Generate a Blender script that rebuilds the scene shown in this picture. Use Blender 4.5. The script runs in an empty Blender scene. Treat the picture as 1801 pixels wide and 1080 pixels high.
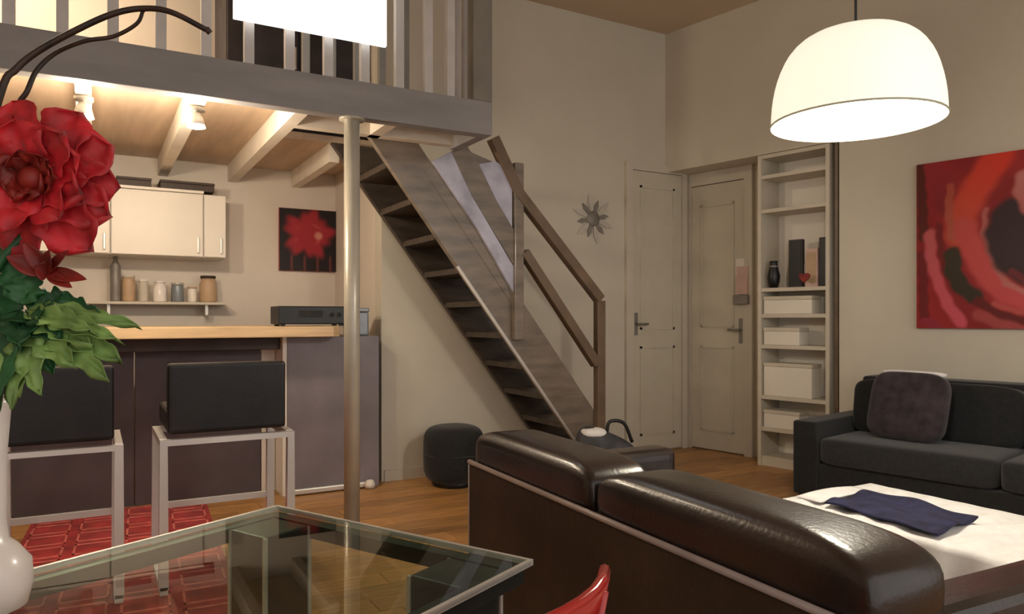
import bpy, bmesh, math, random
from mathutils import Vector, Matrix, Euler
random.seed(7)
S = bpy.context.scene
COL = S.collection
# ------------------------------------------------------------------ camera
F = 1300.0                      # focal length in pixels of the 1801 px wide frame
HOR = 560.0                     # horizon row
EYE = 1.2
TH = math.radians(29.5)
CS, SN = math.cos(TH), math.sin(TH)
cam = bpy.data.objects.new('camera', bpy.data.cameras.new('camera'))
COL.objects.link(cam)
cam.location = (0, 0, EYE)
cam.rotation_euler = (math.pi/2, 0, -TH)
cam.data.sensor_width = 36.0
cam.data.lens = F/1801*36.0
cam.data.shift_y = (HOR-540)/1801
cam.data.clip_start = 0.02
S.camera = cam
# ------------------------------------------------------------------ world + exposure
S.view_settings.view_transform = 'Standard'
S.view_settings.look = 'None'
S.view_settings.gamma = 1.0
S.view_settings.use_curve_mapping = False
S.view_settings.exposure = 0.45
world = bpy.data.worlds.new('world'); S.world = world
world.use_nodes = True
bg = world.node_tree.nodes['Background']
bg.inputs[0].default_value = (1.0, 0.945, 0.885, 1)
bg.inputs[1].default_value = 0.86

# ------------------------------------------------------------------ pixel helpers
def ray(u, v):
    a = (u-900.5)/F; b = (HOR-v)/F
    return Vector((a*CS+SN, -a*SN+CS, b))
O = Vector((0, 0, EYE))
def atZ(u, v, Z): return O+ray(u, v)*Z                      # at camera depth
def onY(u, v, Y): d = ray(u, v); return O+d*(Y/d.y)
def onX(u, v, X): d = ray(u, v); return O+d*(X/d.x)
def onH(u, v, h): d = ray(u, v); return O+d*((h-EYE)/d.z)

# ------------------------------------------------------------------ materials
def mat(name, col, rough=.6, metal=0., var=.06, scale=6., bump=0., bscale=60., coat=0., emis=None, estr=0., trans=0., ior=1.45, vattr=None, stretch=(1,1,1), objrand=0., sheen=0.):
    m = bpy.data.materials.new(name); m.use_nodes = True
    nt = m.node_tree; N = nt.nodes; L = nt.links
    p = N['Principled BSDF']
    p.inputs['Roughness'].default_value = rough
    p.inputs['Metallic'].default_value = metal
    p.inputs['Coat Weight'].default_value = coat
    p.inputs['Coat Roughness'].default_value = .15
    p.inputs['Transmission Weight'].default_value = trans
    p.inputs['IOR'].default_value = ior
    p.inputs['Sheen Weight'].default_value = sheen
    tc = N.new('ShaderNodeTexCoord'); mp = N.new('ShaderNodeMapping')
    mp.inputs['Scale'].default_value = stretch
    L.new(tc.outputs['Object'], mp.inputs['Vector'])
    if vattr:
        at = N.new('ShaderNodeVertexColor'); at.layer_name = vattr
        src = at.outputs['Color']
    else:
        no = N.new('ShaderNodeTexNoise'); no.inputs['Scale'].default_value = scale
        no.inputs['Detail'].default_value = 4
        L.new(mp.outputs[0], no.inputs['Vector'])
        rp = N.new('ShaderNodeValToRGB')
        lo = [max(0, c*(1-var*2)) for c in col]; hi = [min(1, c*(1+var*2)) for c in col]
        rp.color_ramp.elements[0].position = .3; rp.color_ramp.elements[1].position = .7
        rp.color_ramp.elements[0].color = (*lo, 1); rp.color_ramp.elements[1].color = (*hi, 1)
        L.new(no.outputs['Fac'], rp.inputs['Fac'])
        src = rp.outputs['Color']
        if objrand:
            oi = N.new('ShaderNodeObjectInfo'); hs = N.new('ShaderNodeHueSaturation')
            ma = N.new('ShaderNodeMapRange')
            ma.inputs['To Min'].default_value = 1-objrand; ma.inputs['To Max'].default_value = 1+objrand
            L.new(oi.outputs['Random'], ma.inputs['Value']); L.new(ma.outputs[0], hs.inputs['Value'])
            L.new(src, hs.inputs['Color']); src = hs.outputs['Color']
    L.new(src, p.inputs['Base Color'])
    if bump:
        nb = N.new('ShaderNodeTexNoise'); nb.inputs['Scale'].default_value = bscale; nb.inputs['Detail'].default_value = 3
        L.new(mp.outputs[0], nb.inputs['Vector'])
        bp = N.new('ShaderNodeBump'); bp.inputs['Strength'].default_value = bump; bp.inputs['Distance'].default_value = .01
        L.new(nb.outputs['Fac'], bp.inputs['Height']); L.new(bp.outputs[0], p.inputs['Normal'])
    if emis:
        p.inputs['Emission Color'].default_value = (*emis, 1); p.inputs['Emission Strength'].default_value = estr
    return m
M = {}
M['wall'] = mat('wall_paint', (.61, .56, .46), .85, var=.02, scale=2, bump=.05, bscale=120)
M['wall_k'] = mat('kitchen_paint', (.70, .62, .53), .8, var=.02, scale=2)
M['ceil'] = mat('ceiling_paint', (.60, .48, .35), .9, var=.02, scale=2)
M['trimw'] = mat('trim_paint', (.60, .54, .44), .5, var=.02)
M['door'] = mat('door_paint', (.58, .53, .42), .55, var=.02)
M['plank'] = mat('oak_plank', (.40, .20, .065), .38, var=.14, scale=5, stretch=(1, 9, 1), bump=.06, bscale=30, objrand=.22)
M['subfloor'] = mat('subfloor', (.10, .05, .02), .8)
M['beam'] = mat('grey_painted_beam', (.26, .245, .24), .5, var=.07, scale=3, stretch=(.6, 3, 3), bump=.06, bscale=25)
M['joist'] = mat('white_joist', (.76, .68, .57), .6, var=.03)
M['soffit'] = mat('tan_board', (.58, .43, .30), .6, var=.08, scale=3, stretch=(4, .4, 1))
M['post'] = mat('grey_post', (.22, .20, .17), .5, var=.06)
M['baluster'] = mat('baluster_paint', (.55, .52, .50), .45, var=.04)
M['chrome'] = mat('chrome', (.80, .76, .73), .28, .45, var=.02)
M['steel'] = mat('brushed_steel', (.66, .62, .56), .34, .55, var=.04)
M['stairwood'] = mat('dark_stained_wood', (.062, .046, .034), .42, var=.2, scale=4, stretch=(1, 5, 5), bump=.08, bscale=25)
M['stringer'] = mat('brown_stringer', (.19, .150, .115), .32, var=.16, scale=4, stretch=(1, 1, 4), bump=.06, bscale=25, coat=.25)
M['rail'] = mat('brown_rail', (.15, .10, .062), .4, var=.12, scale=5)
M['lilac'] = mat('daylit_lilac_board', (.47, .46, .56), .25, var=.14, scale=6, coat=.3)  # lilac tint paints in the daylight falling on the boards
M['barpanel'] = mat('plum_panel', (.085, .062, .068), .5, var=.1, scale=4)
M['barblock'] = mat('lilac_grey_panel', (.205, .178, .195), .4, var=.1, scale=3)
M['counter'] = mat('beech_worktop', (.68, .48, .27), .4, var=.08, scale=6, stretch=(.5, 6, 6))
M['white'] = mat('white_lacquer', (.78, .72, .63), .35, var=.01)
M['black'] = mat('black_plastic', (.008, .008, .009), .4, var=.1)
M['blackfab'] = mat('black_fabric', (.008, .0085, .009), .85, var=.2, scale=40, bump=.15, bscale=300, sheen=.15)
M['greyfab'] = mat('charcoal_fabric', (.017, .018, .019), .9, var=.15, scale=40, bump=.15, bscale=300, sheen=.2)
M['pillow'] = mat('plum_pillow', (.034, .024, .029), .9, var=.3, scale=14, bump=.2, bscale=120, sheen=.2)
M['leather'] = mat('brown_leather', (.020, .011, .009), .30, var=.25, scale=5, bump=.10, bscale=90, coat=.35)
M['leatherback'] = mat('brown_leather_back', (.030, .018, .011), .5, var=.25, scale=3, bump=.12, bscale=70)
M['piping'] = mat('pale_piping', (.34, .27, .25), .4, var=.1)
M['stoolleather'] = mat('black_leather', (.012, .009, .009), .45, var=.2, bump=.08, bscale=90)
M['redacryl'] = mat('red_acrylic', (.62, .03, .025), .12, var=.05, trans=.35, coat=.4)
M['glass'] = mat('table_glass', (.88, .97, .92), .01, var=.005, trans=1., ior=1.45)
gm = bpy.data.materials.new('thin_glass'); gm.use_nodes = True
_n = gm.node_tree.nodes; _l = gm.node_tree.links; _n.clear()
_o = _n.new('ShaderNodeOutputMaterial'); _mx = _n.new('ShaderNodeMixShader'); _t = _n.new('ShaderNodeBsdfTransparent'); _g = _n.new('ShaderNodeBsdfGlossy'); _f = _n.new('ShaderNodeFresnel')
_t.inputs[0].default_value = (.86, .95, .89, 1); _g.inputs['Roughness'].default_value = .01; _f.inputs[0].default_value = 1.45
_ge = _n.new('ShaderNodeNewGeometry'); _m1 = _n.new('ShaderNodeMath'); _m1.operation = 'SUBTRACT'; _m1.inputs[0].default_value = 1; _l.new(_ge.outputs['Backfacing'], _m1.inputs[1]); _m2 = _n.new('ShaderNodeMath'); _m2.operation = 'MULTIPLY'; _l.new(_m1.outputs[0], _m2.inputs[0]); _l.new(_f.outputs[0], _m2.inputs[1]); _l.new(_m2.outputs[0], _mx.inputs[0]); _l.new(_t.outputs[0], _mx.inputs[1]); _l.new(_g.outputs[0], _mx.inputs[2]); _l.new(_mx.outputs[0], _o.inputs[0])
M['glass'] = gm
M['pole'] = mat('cream_grey_pole', (.50, .46, .38), .35, .2, var=.05)
M['rimgrey'] = mat('lamp_rim', (.55, .55, .42), .6, var=0)
M['rug'] = mat('red_rug', (.34, .020, .020), .95, var=.2, scale=7, bump=.3, bscale=200, sheen=.1)
M['ruglite'] = mat('pink_rug_pile', (.62, .16, .13), .95, var=.15, scale=20, bump=.3, bscale=200)
M['tableframe'] = mat('dark_table_frame', (.03, .03, .027), .3, .3, var=.1)
M['clothw'] = mat('white_cloth', (.80, .78, .77), .85, var=.03, scale=20, bump=.1, bscale=200)
M['navy'] = mat('navy_cloth', (.020, .021, .060), .85, var=.25, scale=18, bump=.15, bscale=150)
M['darkwood'] = mat('dark_wood', (.05, .028, .018), .5, var=.15)
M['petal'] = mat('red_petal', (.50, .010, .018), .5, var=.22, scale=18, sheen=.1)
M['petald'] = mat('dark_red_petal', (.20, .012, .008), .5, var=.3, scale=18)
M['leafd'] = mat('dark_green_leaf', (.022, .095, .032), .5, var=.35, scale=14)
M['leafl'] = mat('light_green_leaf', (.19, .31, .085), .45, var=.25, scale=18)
M['twig'] = mat('dark_twig', (.028, .013, .008), .5, var=.3, scale=30)
M['vase'] = mat('white_ceramic', (.80, .73, .68), .3, var=.02, coat=.3)
M['shade'] = mat('lamp_shade', (.9, .88, .78), .5, var=.01, emis=(1.0, .97, .80), estr=.50)
M['bulb'] = mat('bulb_glass', (1, 1, 1), .3, var=0, emis=(1.0, .95, .82), estr=14)
M['glowboard'] = mat('board_added_glow', (.9, .9, .9), .5, var=0, emis=(1, 1, .985), estr=1.0)  # white board; emission added for brightness, no lamp behind it
M['vcol'] = mat('painted_canvas', (1, 1, 1), .55, vattr='paint', bump=.1, bscale=60)
M['canvas_edge'] = mat('canvas_edge', (.50, .10, .08), .7)
M['metalart'] = mat('grey_metal', (.25, .225, .20), .5, .3, var=.1)
M['pink'] = mat('pink_card', (.62, .42, .36), .7)
M['book'] = mat('white_book', (.66, .60, .50), .7, objrand=.2)
M['tan'] = mat('tan_ceramic', (.50, .34, .21), .5)
M['greyblue'] = mat('grey_blue_metal', (.24, .26, .28), .35, .3)
M['darkgrey'] = mat('dark_grey_cloth', (.055, .055, .062), .7, var=.3, scale=8, bump=.2, bscale=80)
M['darkfurn'] = mat('dark_furniture', (.040, .032, .034), .6, var=.2)

# ------------------------------------------------------------------ mesh helpers
def link(name, bm, m, parent=None, smooth=False, loc=(0, 0, 0), rot=(0, 0, 0)):
    me = bpy.data.meshes.new(name)
    bmesh.ops.recalc_face_normals(bm, faces=bm.faces)
    bm.to_mesh(me); bm.free()
    me.materials.append(M[m] if isinstance(m, str) else m)
    if smooth:
        for f in me.polygons: f.use_smooth = True
    o = bpy.data.objects.new(name, me); COL.objects.link(o)
    o.location = loc; o.rotation_euler = rot
    if parent: o.parent = parent
    return o
def thing(name, label, cat, loc=(0, 0, 0), rz=0., group=None):
    o = bpy.data.objects.new(name, None); COL.objects.link(o)
    o.empty_display_size = .1
    o.location = loc; o.rotation_euler = (0, 0, rz)
    o['label'] = label; o['category'] = cat
    if group: o['group'] = group
    return o
def tag(o, label, cat, group=None):
    o['label'] = label; o['category'] = cat
    if group: o['group'] = group
    return o
def struct(o): o['kind'] = 'structure'; return o
def abox(bm, lo, hi):
    vs = [bm.verts.new((x, y, z)) for z in (lo[2], hi[2]) for y in (lo[1], hi[1]) for x in (lo[0], hi[0])]
    for f in ((0, 2, 3, 1), (4, 5, 7, 6), (0, 1, 5, 4), (2, 6, 7, 3), (0, 4, 6, 2), (1, 3, 7, 5)):
        bm.faces.new([vs[i] for i in f])
    return vs
def box(name, lo, hi, m, parent=None, bev=0., seg=2, smooth=False, loc=(0, 0, 0), rot=(0, 0, 0)):
    bm = bmesh.new(); abox(bm, lo, hi)
    if bev: bmesh.ops.bevel(bm, geom=list(bm.edges), offset=bev, segments=seg, profile=.6, affect='EDGES')
    return link(name, bm, m, parent, smooth, loc, rot)
def boxes(name, bl, m, parent=None):
    bm = bmesh.new()
    for lo, hi in bl: abox(bm, lo, hi)
    return link(name, bm, m, parent)
def prism(name, pts, m, parent=None, axis='y', a=0., b=.05, bev=0.):
    """polygon pts extruded along axis from a to b; axis y: pts are (x,z); axis z: pts are (x,y)"""
    bm = bmesh.new()
    def P(p, t): return (p[0], t, p[1]) if axis == 'y' else ((p[0], p[1], t) if axis == 'z' else (t, p[0], p[1]))
    A = [bm.verts.new(P(p, a)) for p in pts]; B = [bm.verts.new(P(p, b)) for p in pts]
    bm.faces.new(A); bm.faces.new(B)
    n = len(pts)
    for i in range(n): bm.faces.new((A[i], A[(i+1) % n], B[(i+1) % n], B[i]))
    bmesh.ops.recalc_face_normals(bm, faces=bm.faces)
    if bev: bmesh.ops.bevel(bm, geom=list(bm.edges), offset=bev, segments=2, profile=.6, affect='EDGES')
    return link(name, bm, m, parent)
def spline(pts, n=8):
    pts = [Vector(p) for p in pts]; out = []
    P = [pts[0]*2-pts[1]]+pts+[pts[-1]*2-pts[-2]]
    for i in range(1, len(P)-2):
        for k in range(n):
            t = k/n
            out.append(.5*((2*P[i])+(P[i+1]-P[i-1])*t+(2*P[i-1]-5*P[i]+4*P[i+1]-P[i+2])*t*t+(3*P[i]-P[i-1]-3*P[i+1]+P[i+2])*t**3))
    out.append(pts[-1]); return out
def tube(name, pts, r, m, parent=None, seg=10, r2=None, sq=False):
    bm = bmesh.new(); pts = [Vector(p) for p in pts]; n = len(pts); rings = []
    up0 = None
    for i, p in enumerate(pts):
        t = (pts[min(i+1, n-1)]-pts[max(i-1, 0)]).normalized()
        ref = Vector((0, 0, 1)) if abs(t.z) < .9 else Vector((0, 1, 0))
        if up0 is not None: ref = up0
        s = t.cross(ref).normalized(); u = s.cross(t).normalized(); up0 = u
        rr = r if r2 is None else r+(r2-r)*i/(n-1)
        if sq: offs = [(1, 1), (-1, 1), (-1, -1), (1, -1)]
        else: offs = [(math.cos(k*2*math.pi/seg), math.sin(k*2*math.pi/seg)) for k in range(seg)]
        rings.append([bm.verts.new(p+s*a*rr+u*b*rr) for a, b in offs])
    k = len(rings[0])
    for i in range(n-1):
        for j in range(k): bm.faces.new((rings[i][j], rings[i][(j+1) % k], rings[i+1][(j+1) % k], rings[i+1][j]))
    bm.faces.new(rings[0]); bm.faces.new(rings[-1])
    return link(name, bm, m, parent, smooth=not sq)
def lathe(name, prof, m, parent=None, seg=32, loc=(0, 0, 0), rot=(0, 0, 0), closed=True):
    bm = bmesh.new(); rings = []
    for r, z in prof:
        rings.append([bm.verts.new((max(r, 1e-4)*math.cos(2*math.pi*k/seg), max(r, 1e-4)*math.sin(2*math.pi*k/seg), z)) for k in range(seg)])
    for i in range(len(rings)-1):
        for j in range(seg): bm.faces.new((rings[i][j], rings[i][(j+1) % seg], rings[i+1][(j+1) % seg], rings[i+1][j]))
    if closed: bm.faces.new(rings[0]); bm.faces.new(rings[-1])
    return link(name, bm, m, parent, True, loc, rot)
def sgn(x, e): return math.copysign(abs(x)**e, x)
def superell(name, c, h, m, parent=None, e1=.35, e2=.35, nu=36, nv=18, fn=None, rot=(0, 0, 0)):
    """soft cushion: superellipsoid of half sizes h centred at c"""
    bm = bmesh.new(); rows = []
    for i in range(nv+1):
        ph = -math.pi/2+math.pi*i/nv
        row = []
        for j in range(nu):
            th = 2*math.pi*j/nu
            p = Vector((h[0]*sgn(math.cos(ph), e1)*sgn(math.cos(th), e2), h[1]*sgn(math.cos(ph), e1)*sgn(math.sin(th), e2), h[2]*sgn(math.sin(ph), e1)))
            if fn: p = fn(p)
            row.append(bm.verts.new(p))
        rows.append(row)
    for i in range(nv):
        for j in range(nu): bm.faces.new((rows[i][j], rows[i][(j+1) % nu], rows[i+1][(j+1) % nu], rows[i+1][j]))
    bmesh.ops.remove_doubles(bm, verts=bm.verts, dist=1e-5)
    return link(name, bm, m, parent, True, c, rot)
def surf(name, fn, nu, nv, m, parent=None, thick=0., smooth=True):
    """fn(s,t)->Vector grid surface, given thickness along the normal"""
    bm = bmesh.new()
    g = [[bm.verts.new(fn(i/nu, j/nv)) for j in range(nv+1)] for i in range(nu+1)]
    for i in range(nu):
        for j in range(nv): bm.faces.new((g[i][j], g[i+1][j], g[i+1][j+1], g[i][j+1]))
    if thick:
        bmesh.ops.recalc_face_normals(bm, faces=bm.faces); bm.normal_update()
        bmesh.ops.solidify(bm, geom=list(bm.faces), thickness=thick)
    return link(name, bm, m, parent, smooth)
def dup(root, loc, rz, label=None, group=None):
    r = root.copy(); COL.objects.link(r); r.location = loc; r.rotation_euler = (0, 0, rz)
    if label: r['label'] = label
    if group: r['group'] = group
    for ch in list(root.children):
        c = ch.copy(); COL.objects.link(c); c.parent = r
        for g in list(ch.children):
            d = g.copy(); COL.objects.link(d); d.parent = c
    return r

# ------------------------------------------------------------------ layout constants
YB = 5.2                                    # back wall
CEIL = 3.80
YK = 6.4                                    # kitchen / loft rear wall
XK = 1.84                                   # where the back wall ends and the kitchen opens
XL = -2.6                                   # left wall
cmain = onY(1170, 300, YB); crec = onY(1214, 600, YB)
DW = Vector((.191, -.982, 0)).normalized()   # along right wall, towards the camera
NW = Vector((DW.y, -DW.x, 0))                # into the room
RZ = math.atan2(DW.y, DW.x)
C0 = Vector((cmain.x, YB, 0))
REC = (Vector((crec.x, YB, 0))-C0).dot(-NW)  # recess depth
def wallS(u, d=0.):
    """distance along the right wall of pixel column u on the plane d in front of the wall"""
    dr = ray(u, HOR); o = C0+NW*d
    # o + s*DW = k*dr (xy)
    det = DW.x*(-dr.y)-(-dr.x)*DW.y
    s = ((-o.x)*(-dr.y)-(-dr.x)*(-o.y))/det
    return s
def wallP(u, v, d=0.):
    s = wallS(u, d); p = C0+NW*d+DW*s
    Z = p.x*SN+p.y*CS
    return s, EYE+(HOR-v)/F*Z

# ================================================================== THE SETTING
fl = struct(box('floor', (XL-.2, -1.8, -.12), (7.0, YK+.2, -.014), 'subfloor'))
PW, PL = .15, 1.62
me = None; row = 0; y = -1.75; n = 0
while y < YK:
    x = XL-.2-random.random()*PL if row else XL-.2
    while x < 6.6:
        if me is None:
            o = box('plank', (0, 0, 0), (PL-.003, PW-.003, .014), 'plank', fl, bev=.0015, seg=1); me = o.data
        else:
            o = bpy.data.objects.new('plank', me); COL.objects.link(o); o.parent = fl
        o.location = (x, y, -.014); x += PL; n += 1
    y += PW; row += 1
struct(box('ceiling', (XL-.2, -1.8, CEIL), (7.0, YK+.2, CEIL+.12), 'ceil'))
struct(box('wall_back', (XK, YB, 0), (5.2, YB+.14, CEIL), 'wall'))
struct(box('wall_kitchen_side', (XK, YB+.14, 0), (XK+.12, YK, CEIL), 'wall_k'))
struct(box('wall_kitchen_rear', (XL, YK, 0), (XK+.12, YK+.14, CEIL), 'wall_k'))
struct(box('wall_left', (XL-.14, -1.8, 0), (XL, YK+.14, CEIL), 'wall'))
# right wall in its own frame: x along wall (towards camera), y into the wall
wr = struct(bpy.data.objects.new('wall_right', bpy.data.meshes.new('wall_right'))); COL.objects.link(wr)
SJ = wallS(1476)                              # end of the recess
ZLIN = wallP(1330, 274)[1]                    # lintel height
bm = bmesh.new()
abox(bm, (-.05, 0, ZLIN), (SJ, REC+.14, CEIL))
abox(bm, (SJ, 0, 0), (7.3, REC+.14, CEIL))
abox(bm, (-.05, REC, 0), (SJ, REC+.14, ZLIN))
bm.to_mesh(wr.data); bm.free(); wr.data.materials.append(M['wall'])
wr.location = C0; wr.rotation_euler = (0, 0, RZ)
bb = struct(box('baseboard_back', (XK+.02, YB-.014, 0), (onY(1090, 600, YB).x, YB, .08), 'trimw'))
o = struct(box('baseboard_right', (SJ, -.014, 0), (7.2, 0, .08), 'trimw')); o.location = C0; o.rotation_euler = (0, 0, RZ)
# door in the back wall
xa, xb = onY(1098, 600, YB).x, onY(1206, 600, YB).x
zd = onY(1160, 292, YB).z
d1 = struct(box('door_1', (xa+.07, YB-.02, .01), (xb-.07, YB-.001, zd-.07), 'door', bev=.004))
boxes('door_frame', [((xa, YB-.035, 0), (xa+.068, YB-.001, zd)), ((xb-.068, YB-.035, 0), (xb-.012, YB-.001, zd)), ((xa+.068, YB-.035, zd-.068), (xb-.068, YB-.001, zd))], 'trimw', d1)
for z0, z1 in ((.15, .95), (1.1, zd-.2)):
    boxes('door_moulding', [((xa+.16, YB-.028, z0), (xb-.16, YB-.02, z0+.02)), ((xa+.16, YB-.028, z1-.02), (xb-.16, YB-.02, z1)), ((xa+.16, YB-.028, z0), (xa+.18, YB-.02, z1)), ((xb-.18, YB-.028, z0), (xb-.16, YB-.02, z1))], 'door', d1)
hx = onY(1116, 535, YB).x
tube('door_handle', [(hx, YB-.02, 1.15), (hx, YB-.07, 1.15), (hx+.10, YB-.07, 1.15)], .010, 'metalart', d1)
box('handle_plate', (hx-.018, YB-.026, 1.05), (hx+.018, YB-.02, 1.25), 'metalart', d1, bev=.003)
# door in the recess
s0, s1 = .02+0*wallS(1216, -REC), wallS(1327, -REC)
d2 = struct(thing('door_2', 'x', 'x')); del d2['label']; del d2['category']
d2.location = C0; d2.rotation_euler = (0, 0, RZ)
box('door_leaf', (s0+.075, REC-.03, .01), (s1-.075, REC-.001, ZLIN-.12), 'door', d2, bev=.004)
boxes('door_frame', [((s0, REC-.045, 0), (s0+.073, REC-.001, ZLIN-.002)), ((s1-.073, REC-.045, 0), (s1, REC-.001, ZLIN-.002)), ((s0+.073, REC-.045, ZLIN-.115), (s1-.073, REC-.001, ZLIN-.002))], 'trimw', d2)
for z0, z1 in ((.18, .95), (1.12, ZLIN-.3)):
    a, b = s0+.18, s1-.18
    boxes('door_moulding', [((a, REC-.04, z0), (b, REC-.03, z0+.02)), ((a, REC-.04, z1-.02), (b, REC-.03, z1)), ((a, REC-.04, z0), (a+.02, REC-.03, z1)), ((b-.02, REC-.04, z0), (b, REC-.03, z1))], 'door', d2)
hs = s1-.115
box('handle_plate', (hs-.018, REC-.036, .98), (hs+.018, REC-.03, 1.2), 'metalart', d2, bev=.003)
tube('door_handle', [(hs, REC-.03, 1.1), (hs, REC-.08, 1.1), (hs-.1, REC-.08, 1.1)], .010, 'metalart', d2)

# ================================================================== LOFT
YF = 3.93; ZB = 2.30; ZT = 2.50; XE = onY(866, 200, YF).x
loft = thing('loft_platform', 'grey-beamed sleeping loft with tan boarded underside above the kitchen', 'loft', (XL, YF, ZB))
def L_(p): return (p[0]-XL, p[1]-YF, p[2]-ZB)
def lbox(name, lo, hi, m, par, org=L_, **k): return box(name, org(lo), org(hi), m, par, **k)
lbox('front_beam', (XL+.01, YF, ZB), (XE, YF+.09, ZT), 'beam', loft, bev=.006)
lbox('end_beam', (XE-.07, YF+.09, ZB), (XE, 4.40, ZT), 'beam', loft, bev=.006)
xs = 1.02
k = 0
while xs > XL+.1:
    lbox('joist', (xs-.07, YF+.09, ZB+.015), (xs, YK-.01, ZT-.05), 'joist', loft); xs -= .515
lbox('joist', (1.46, YF+.09, ZB+.015), (1.53, 4.40, ZT-.05), 'joist', loft)
lbox('joist', (1.46, YB+.02, ZB+.015), (1.53, YK-.01, ZT-.05), 'joist', loft)
lbox('trimmer_joist', (1.02, 4.33, ZB+.015), (XE-.07, 4.40, ZT-.05), 'joist', loft)
for lo, hi in (((XL+.01, YF+.09), (1.02, YK-.005)), ((1.02, YF+.09), (XE-.07, 4.40)), ((1.02, YB+.02), (XK-.005, YK-.005))):
    lbox('underside_board', (lo[0], lo[1], ZT-.05), (hi[0], hi[1], ZT-.03), 'soffit', loft)
    lbox('deck_board', (lo[0], lo[1], ZT-.03), (hi[0], hi[1], ZT), 'soffit', loft)
# railing
rl = thing('loft_railing', 'light grey baluster railing along the loft edge with tall corner post', 'railing', (XL, YF, ZT))
def R_(p): return (p[0]-XL, p[1]-YF, p[2]-ZT)
lbox('corner_post', (XE-.125, YF+.0, ZT), (XE, YF+.09, CEIL-.002), 'post', rl, org=R_, bev=.006)
ub = [440, 510, 580, 645]
xsb = [onY(u, 100, YF).x for u in ub]
st = (xsb[-1]-xsb[0])/3
xx = xsb[-1]
BX = []
while xx > XL+.1: BX.append(xx); xx -= st
BX += [onY(u, 60, YF).x for u in (706, 757, 796)]
for x in BX: lbox('baluster', (x-.024, YF+.02, ZT), (x+.024, YF+.06, ZT+.92), 'baluster', rl, org=R_)
lbox('top_rail', (XL+.01, YF+.005, ZT+.92), (XE-.125, YF+.075, ZT+.98), 'beam', rl, org=R_, bev=.006)
for yy in (4.10, 4.24, 4.37): lbox('baluster', (XE-.055, yy-.02, ZT), (XE-.015, yy+.02, ZT+.92), 'baluster', rl, org=R_)
lbox('end_rail', (XE-.07, YF+.09, ZT+.92), (XE, 4.40, ZT+.98), 'beam', rl, org=R_, bev=.006)
for i in range(6):
    x = 1.08+i*.155; lbox('baluster', (x-.02, 4.345, ZT), (x+.02, 4.385, ZT+.92), 'post', rl, org=R_)
lbox('stairwell_rail', (1.04, 4.33, ZT+.92), (XE-.07, 4.40, ZT+.98), 'post', rl, org=R_, bev=.006)
# white board hung on the railing, with glow added to brighten it
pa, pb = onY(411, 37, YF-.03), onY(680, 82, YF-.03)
tag(box('glowing_board', (pa.x, YF-.035, pb.z), (pb.x, YF-.004, ZT+1.0), 'glowboard', bev=.004), 'white rectangular board with added glow hung on the loft railing', 'light panel')
# dark furniture up in the loft
fu = thing('loft_wardrobe', 'dark wardrobe standing on the loft behind the balusters', 'wardrobe', (.80, 5.45, ZT))
box('body', (0, 0, .05), (1.0, .55, 1.2), 'darkfurn', fu, bev=.008)
for i in range(2):
    d = box('door', (.008+i*.496, -.018, .07), (.494+i*.498, -.001, 1.18), 'darkfurn', fu, bev=.004)
    box('handle', (.455+i*.06, -.035, .5), (.475+i*.06, -.019, .66), 'steel', d, bev=.003)
boxes('plinth', [((.02, .03, 0), (.98, .52, .05))], 'black', fu)
# support pole
pp = onY(619, 300, YF+.045)
po = thing('support_pole', 'slim cream-grey pole holding up the loft beam', 'pole', (pp.x, YF+.045, 0))
tube('shaft', [(0, 0, .012), (0, 0, ZB-.012)], .043, 'pole', po, seg=20)
lathe('base_plate', [(.085, 0), (.085, .012)], 'pole', po)
lathe('top_plate', [(.07, ZB-.012), (.07, ZB-.0005)], 'pole', po)

# ================================================================== STAIRCASE
YN, YFAR = 4.45, 5.12
stt = thing('loft_staircase', 'steep dark brown open wooden stair rising to the loft', 'staircase', (3.28, YN, 0))
def Lz(X): return 1.31*(3.28-X)          # lower edge line
W = .43                                   # vertical depth of stringer
xt = 3.28-2.42/1.31
def sp(X, z): return (X-3.28, z)
for yy, m in ((0, 'stringer'), (YFAR-YN-.05, 'stairwood')):
    pts = [sp(3.28, 0), sp(3.28+.32, 0), sp(3.28+.32, .02), sp(xt+W/1.31*.98, 2.42), sp(xt, 2.42)]
    prism('stringer', pts, m, stt, 'y', yy, yy+.05, bev=.003)
tube('edge_highlight_strip', [(3.28-3.28-.02, -.004, .02), (2.10-3.28, -.004, Lz(2.10))], .012, 'baluster', stt, seg=6)  # pale strip painting the light caught along the lower edge
nst = 11
for i in range(1, nst):
    z = 2.42*i/nst
    X = 3.28-z/1.31+.17
    box('tread', (X-3.28-.15, .05, z-.04), (X-3.28+.13, YFAR-YN-.05, z), 'stairwood', stt, bev=.004)
# newel, rails
nx = onY(1050, 600, YN).x
box('newel_post', (nx-.035-3.28, -.06, 0), (nx+.035-3.28, -.002, 1.33), 'rail', stt, bev=.005)
ux = onY(908, 400, YN).x
uz0 = Lz(ux)+.1
box('newel_post', (ux-.04-3.28, -.055, uz0), (ux+.03-3.28, -.001, 2.27), 'stringer', stt, bev=.005)
tube('handrail', [(nx-3.28, -.03, 1.34), (ux-3.28, -.03, 2.06), (ux-3.28-.20, -.03, 2.42)], .034, 'rail', stt, sq=True)
ma, mb = onY(1044, 640, YN), onY(917, 444, YN)
tube('mid_rail', [(ma.x-3.28, -.03, ma.z), (mb.x-3.28, -.03, mb.z)], .032, 'rail', stt, sq=True)
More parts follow.
